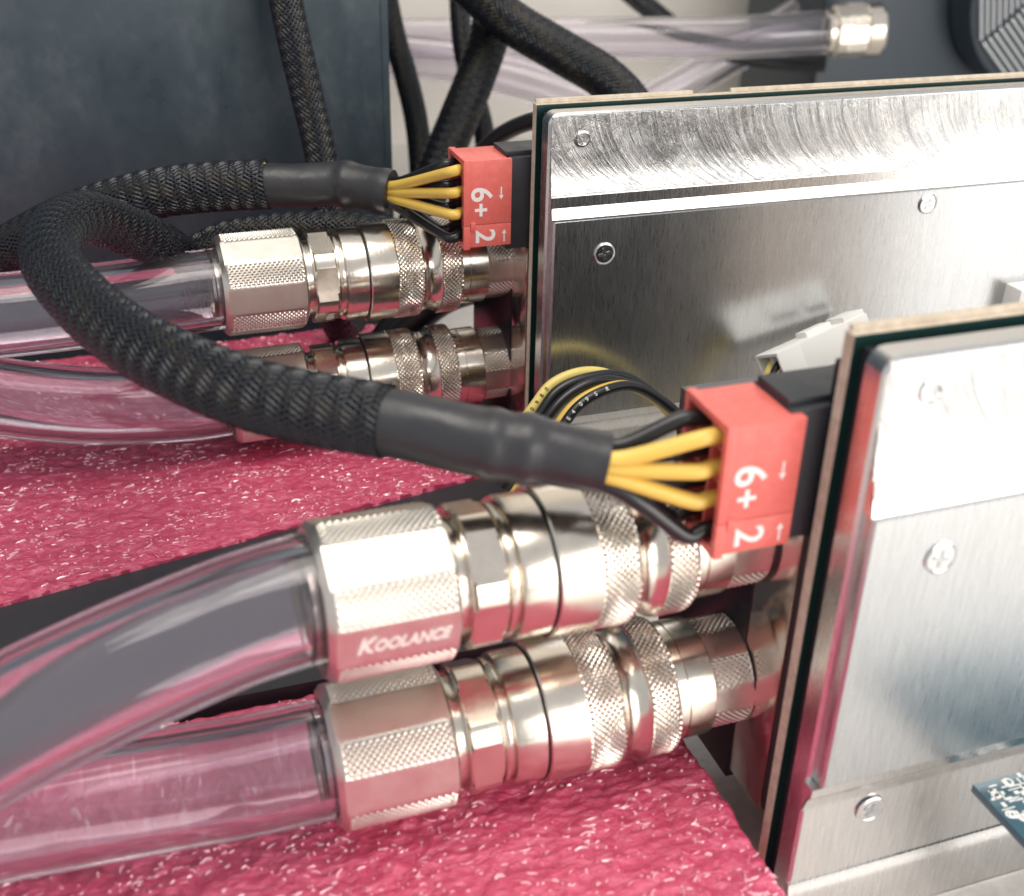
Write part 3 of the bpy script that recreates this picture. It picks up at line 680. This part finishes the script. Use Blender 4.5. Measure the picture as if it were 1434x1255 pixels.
def ridge_set(ang, lo_, hi_, nn, test):
    ca, sa = math.cos(ang), math.sin(ang)
    for k in range(nn):
        o_ = lo_+(hi_-lo_)*k/(nn-1)                     # offset across the ridges
        half = math.sqrt(max(0, 4.72**2-o_*o_))
        ts = [t_ for t_ in [(-1+2*j/80)*half for j in range(81)] if test(t_*ca-o_*sa, t_*sa+o_*ca)]
        if len(ts) < 3: continue
        bm = bmesh.new(); box(bm, min(ts), max(ts), -0.12, 0.2, -0.085, 0.085, bev=0.03, seg=1)
        o = ob('ridge', fin(bm, 'ridge', M_FIN, 30), fan); o.rotation_euler = (0, -ang, 0)
        o.location = (-o_*sa, 0, o_*ca)
div = lambda x, z: (z+1.1)-0.80*(x+2.0)
ridge_set(math.radians(-76), -4.2, 4.2, 24, lambda x, z: div(x, z) > 0.12)
ridge_set(math.radians(-42), -4.2, 4.2, 24, lambda x, z: div(x, z) < -0.12)

# ================================================================== WIRE HARNESS BETWEEN THE CARDS
hn = root('wire_harness', 'yellow and black wires arching between the cards to a white plug', 'wire harness', (10.0, 22.6, 0.3))
base = [(7.5, 22.4, 3.5), (8.57, 22.6, 4.82), (9.24, 22.8, 5.4), (10.07, 22.9, 5.60), (10.91, 22.9, 5.45), (11.76, 22.8, 4.9), (12.42, 22.6, 4.15), (13.06, 22.2, 2.9), (13.9, 22.0, 2.9), (14.5, 22.4, 4.4), (14.95, 22.75, 5.35), (15.6, 22.85, 5.5)]
offs = [((-0.10, 0.30, 0.10), M_YELP), ((0.04, 0.12, 0.06), M_BWIRE), ((0.12, -0.10, 0.0), M_BWIRE), ((0.26, -0.28, -0.16), M_YEL), ((0.38, -0.42, -0.10), M_BWIRE)]
hb = Vector(hn.location)
for k, (o3, m_) in enumerate(offs):
    pts = []
    for j, p in enumerate(base):
        f = (1.0, 1.0, 1.0, 0.9, 0.7, 0.55, 0.5, 0.5, 0.5, 0.45, 0.4, 0.4)[j]
        sp_ = 1.0 if j > 0 else 1.4
        pts.append(Vector(p)+Vector(o3)*f*sp_+Vector((random.uniform(-.05, .05), 0, random.uniform(-.04, .04)))-hb)
    wo = ob('wire', tubemesh('harness_wire', m_, pts, 0.125, seg=14, n=120), hn)
    if k in (0, 4):                          # printed wire marks facing the open side
        P_, L_ = resample(pts, 200); up_ = Vector((0, -0.75, 0.66))
        for s_, ch in zip((34, 37.5, 41, 44.5, 48, 53) if k == 4 else (30, 33, 36, 39), 'E4095R' if k == 4 else '0980'):
            i_ = int(s_); T_ = (P_[i_+1]-P_[i_-1]).normalized(); nn_ = (up_-T_*up_.dot(T_)).normalized(); yy = nn_.cross(T_)
            lo_ = ob('lettering', text_mesh('wire_mark', ch, 0.14, M_PRINT if k == 4 else M_ORING, 0.002, 0.002), wo)
            lo_.matrix_local = Matrix.Translation(P_[i_]+nn_*0.127) @ Matrix((T_, yy, nn_)).transposed().to_4x4()
pl = Vector((16.05, 22.85, 5.62))-hb
bm = bmesh.new()
B = lambda *a, **k: box(bm, *a, bev=0.03)
B(-0.65, 1.40, -0.55, 0.55, -0.42, 0.42); B(-1.30, -0.60, -0.55, -0.46, -0.42, 0.42); B(-1.30, -0.60, 0.46, 0.55, -0.42, 0.42)
B(-1.30, -0.60, -0.47, 0.47, 0.33, 0.42); B(-1.30, -0.60, -0.47, 0.47, -0.42, -0.33); B(-1.2, -0.60, -0.04, 0.04, -0.34, 0.34)
po = ob('plug_housing', fin(bm, 'white_plug', M_WHITE), hn, pl); po.rotation_euler = (math.radians(-28), math.radians(-14), math.radians(6))
bm = bmesh.new(); B(-0.2, 0.55, -0.25, 0.25, 0.40, 0.56); B(0.75, 1.38, -0.5, 0.3, 0.40, 0.55)
ob('latch', fin(bm, 'white_latch', M_WHITE), po)
# white socket at the right end of the rear face
ws = root('white_socket', 'white plastic socket cut off by the right edge on the rear card', 'socket', (22.95, 23.62, 5.75))
bm = bmesh.new(); box(bm, -0.42, 1.2, -0.35, 0.28, -0.75, 0.62, bev=0.04); box(bm, -0.2, 1.0, -0.42, -0.34, -0.5, 0.4, bev=0.02)
ob('shell', fin(bm, 'socket_shell', M_WHITE), ws)

# small blue circuit board, lower right
bb = root('small_circuit_board', 'small blue-green circuit board with white print at the lower right corner', 'circuit board', (14.3, 10.0, 0))
brd = ob('board', boxmesh('small_board', M_BLUE, -1.92, 3.0, -2.0, 1.24, 2.86, 3.02, bev=0.01), bb)
for sx in (-0.6, 2.2): ob('standoff', tubemesh('standoff', M_NICKEL, [(sx, -0.5, 0), (sx, -0.5, 1.4), (sx, -0.5, 2.86)], 0.22, seg=6, n=4), bb)
random.seed(11)
def pad(x0, y0, w_, h_):
    bm = bmesh.new(); box(bm, x0, x0+w_, y0, y0+h_, 3.018, 3.026); return bm
def spot():
    while True:
        a_, b_2 = random.random(), random.random()
        if a_+b_2 < 0.98: return -1.86+1.15*a_, 1.14-1.5*b_2
for k in range(64):
    x0, y0 = spot() if k < 44 else (-1.75+random.random()*4.2, -0.9+random.random()*2.0)
    w_, h_ = random.choice(((0.16, 0.03), (0.03, 0.14), (0.09, 0.07), (0.07, 0.10), (0.26, 0.02)))
    ob('print_mark', fin(pad(x0, y0, w_, h_), 'print_mark', M_PRINT, 0), brd)
for k in range(14):
    x0, y0 = spot() if k < 9 else (-1.6+random.random()*4.0, -0.6+random.random()*1.6)
    bm = bmesh.new(); rr = 0.09
    A1 = [bm.verts.new((x0+rr*math.cos(a), y0+rr*math.sin(a), 3.024)) for a in [2*PI*q/20 for q in range(20)]]
    A2 = [bm.verts.new((x0+rr*.55*math.cos(a), y0+rr*.55*math.sin(a), 3.026)) for a in [2*PI*q/20 for q in range(20)]]
    for q in range(20): bm.faces.new((A1[q], A1[(q+1) % 20], A2[(q+1) % 20], A2[q]))
    ob('solder_pad', fin(bm, 'solder_pad', M_PRINT, 0), brd)
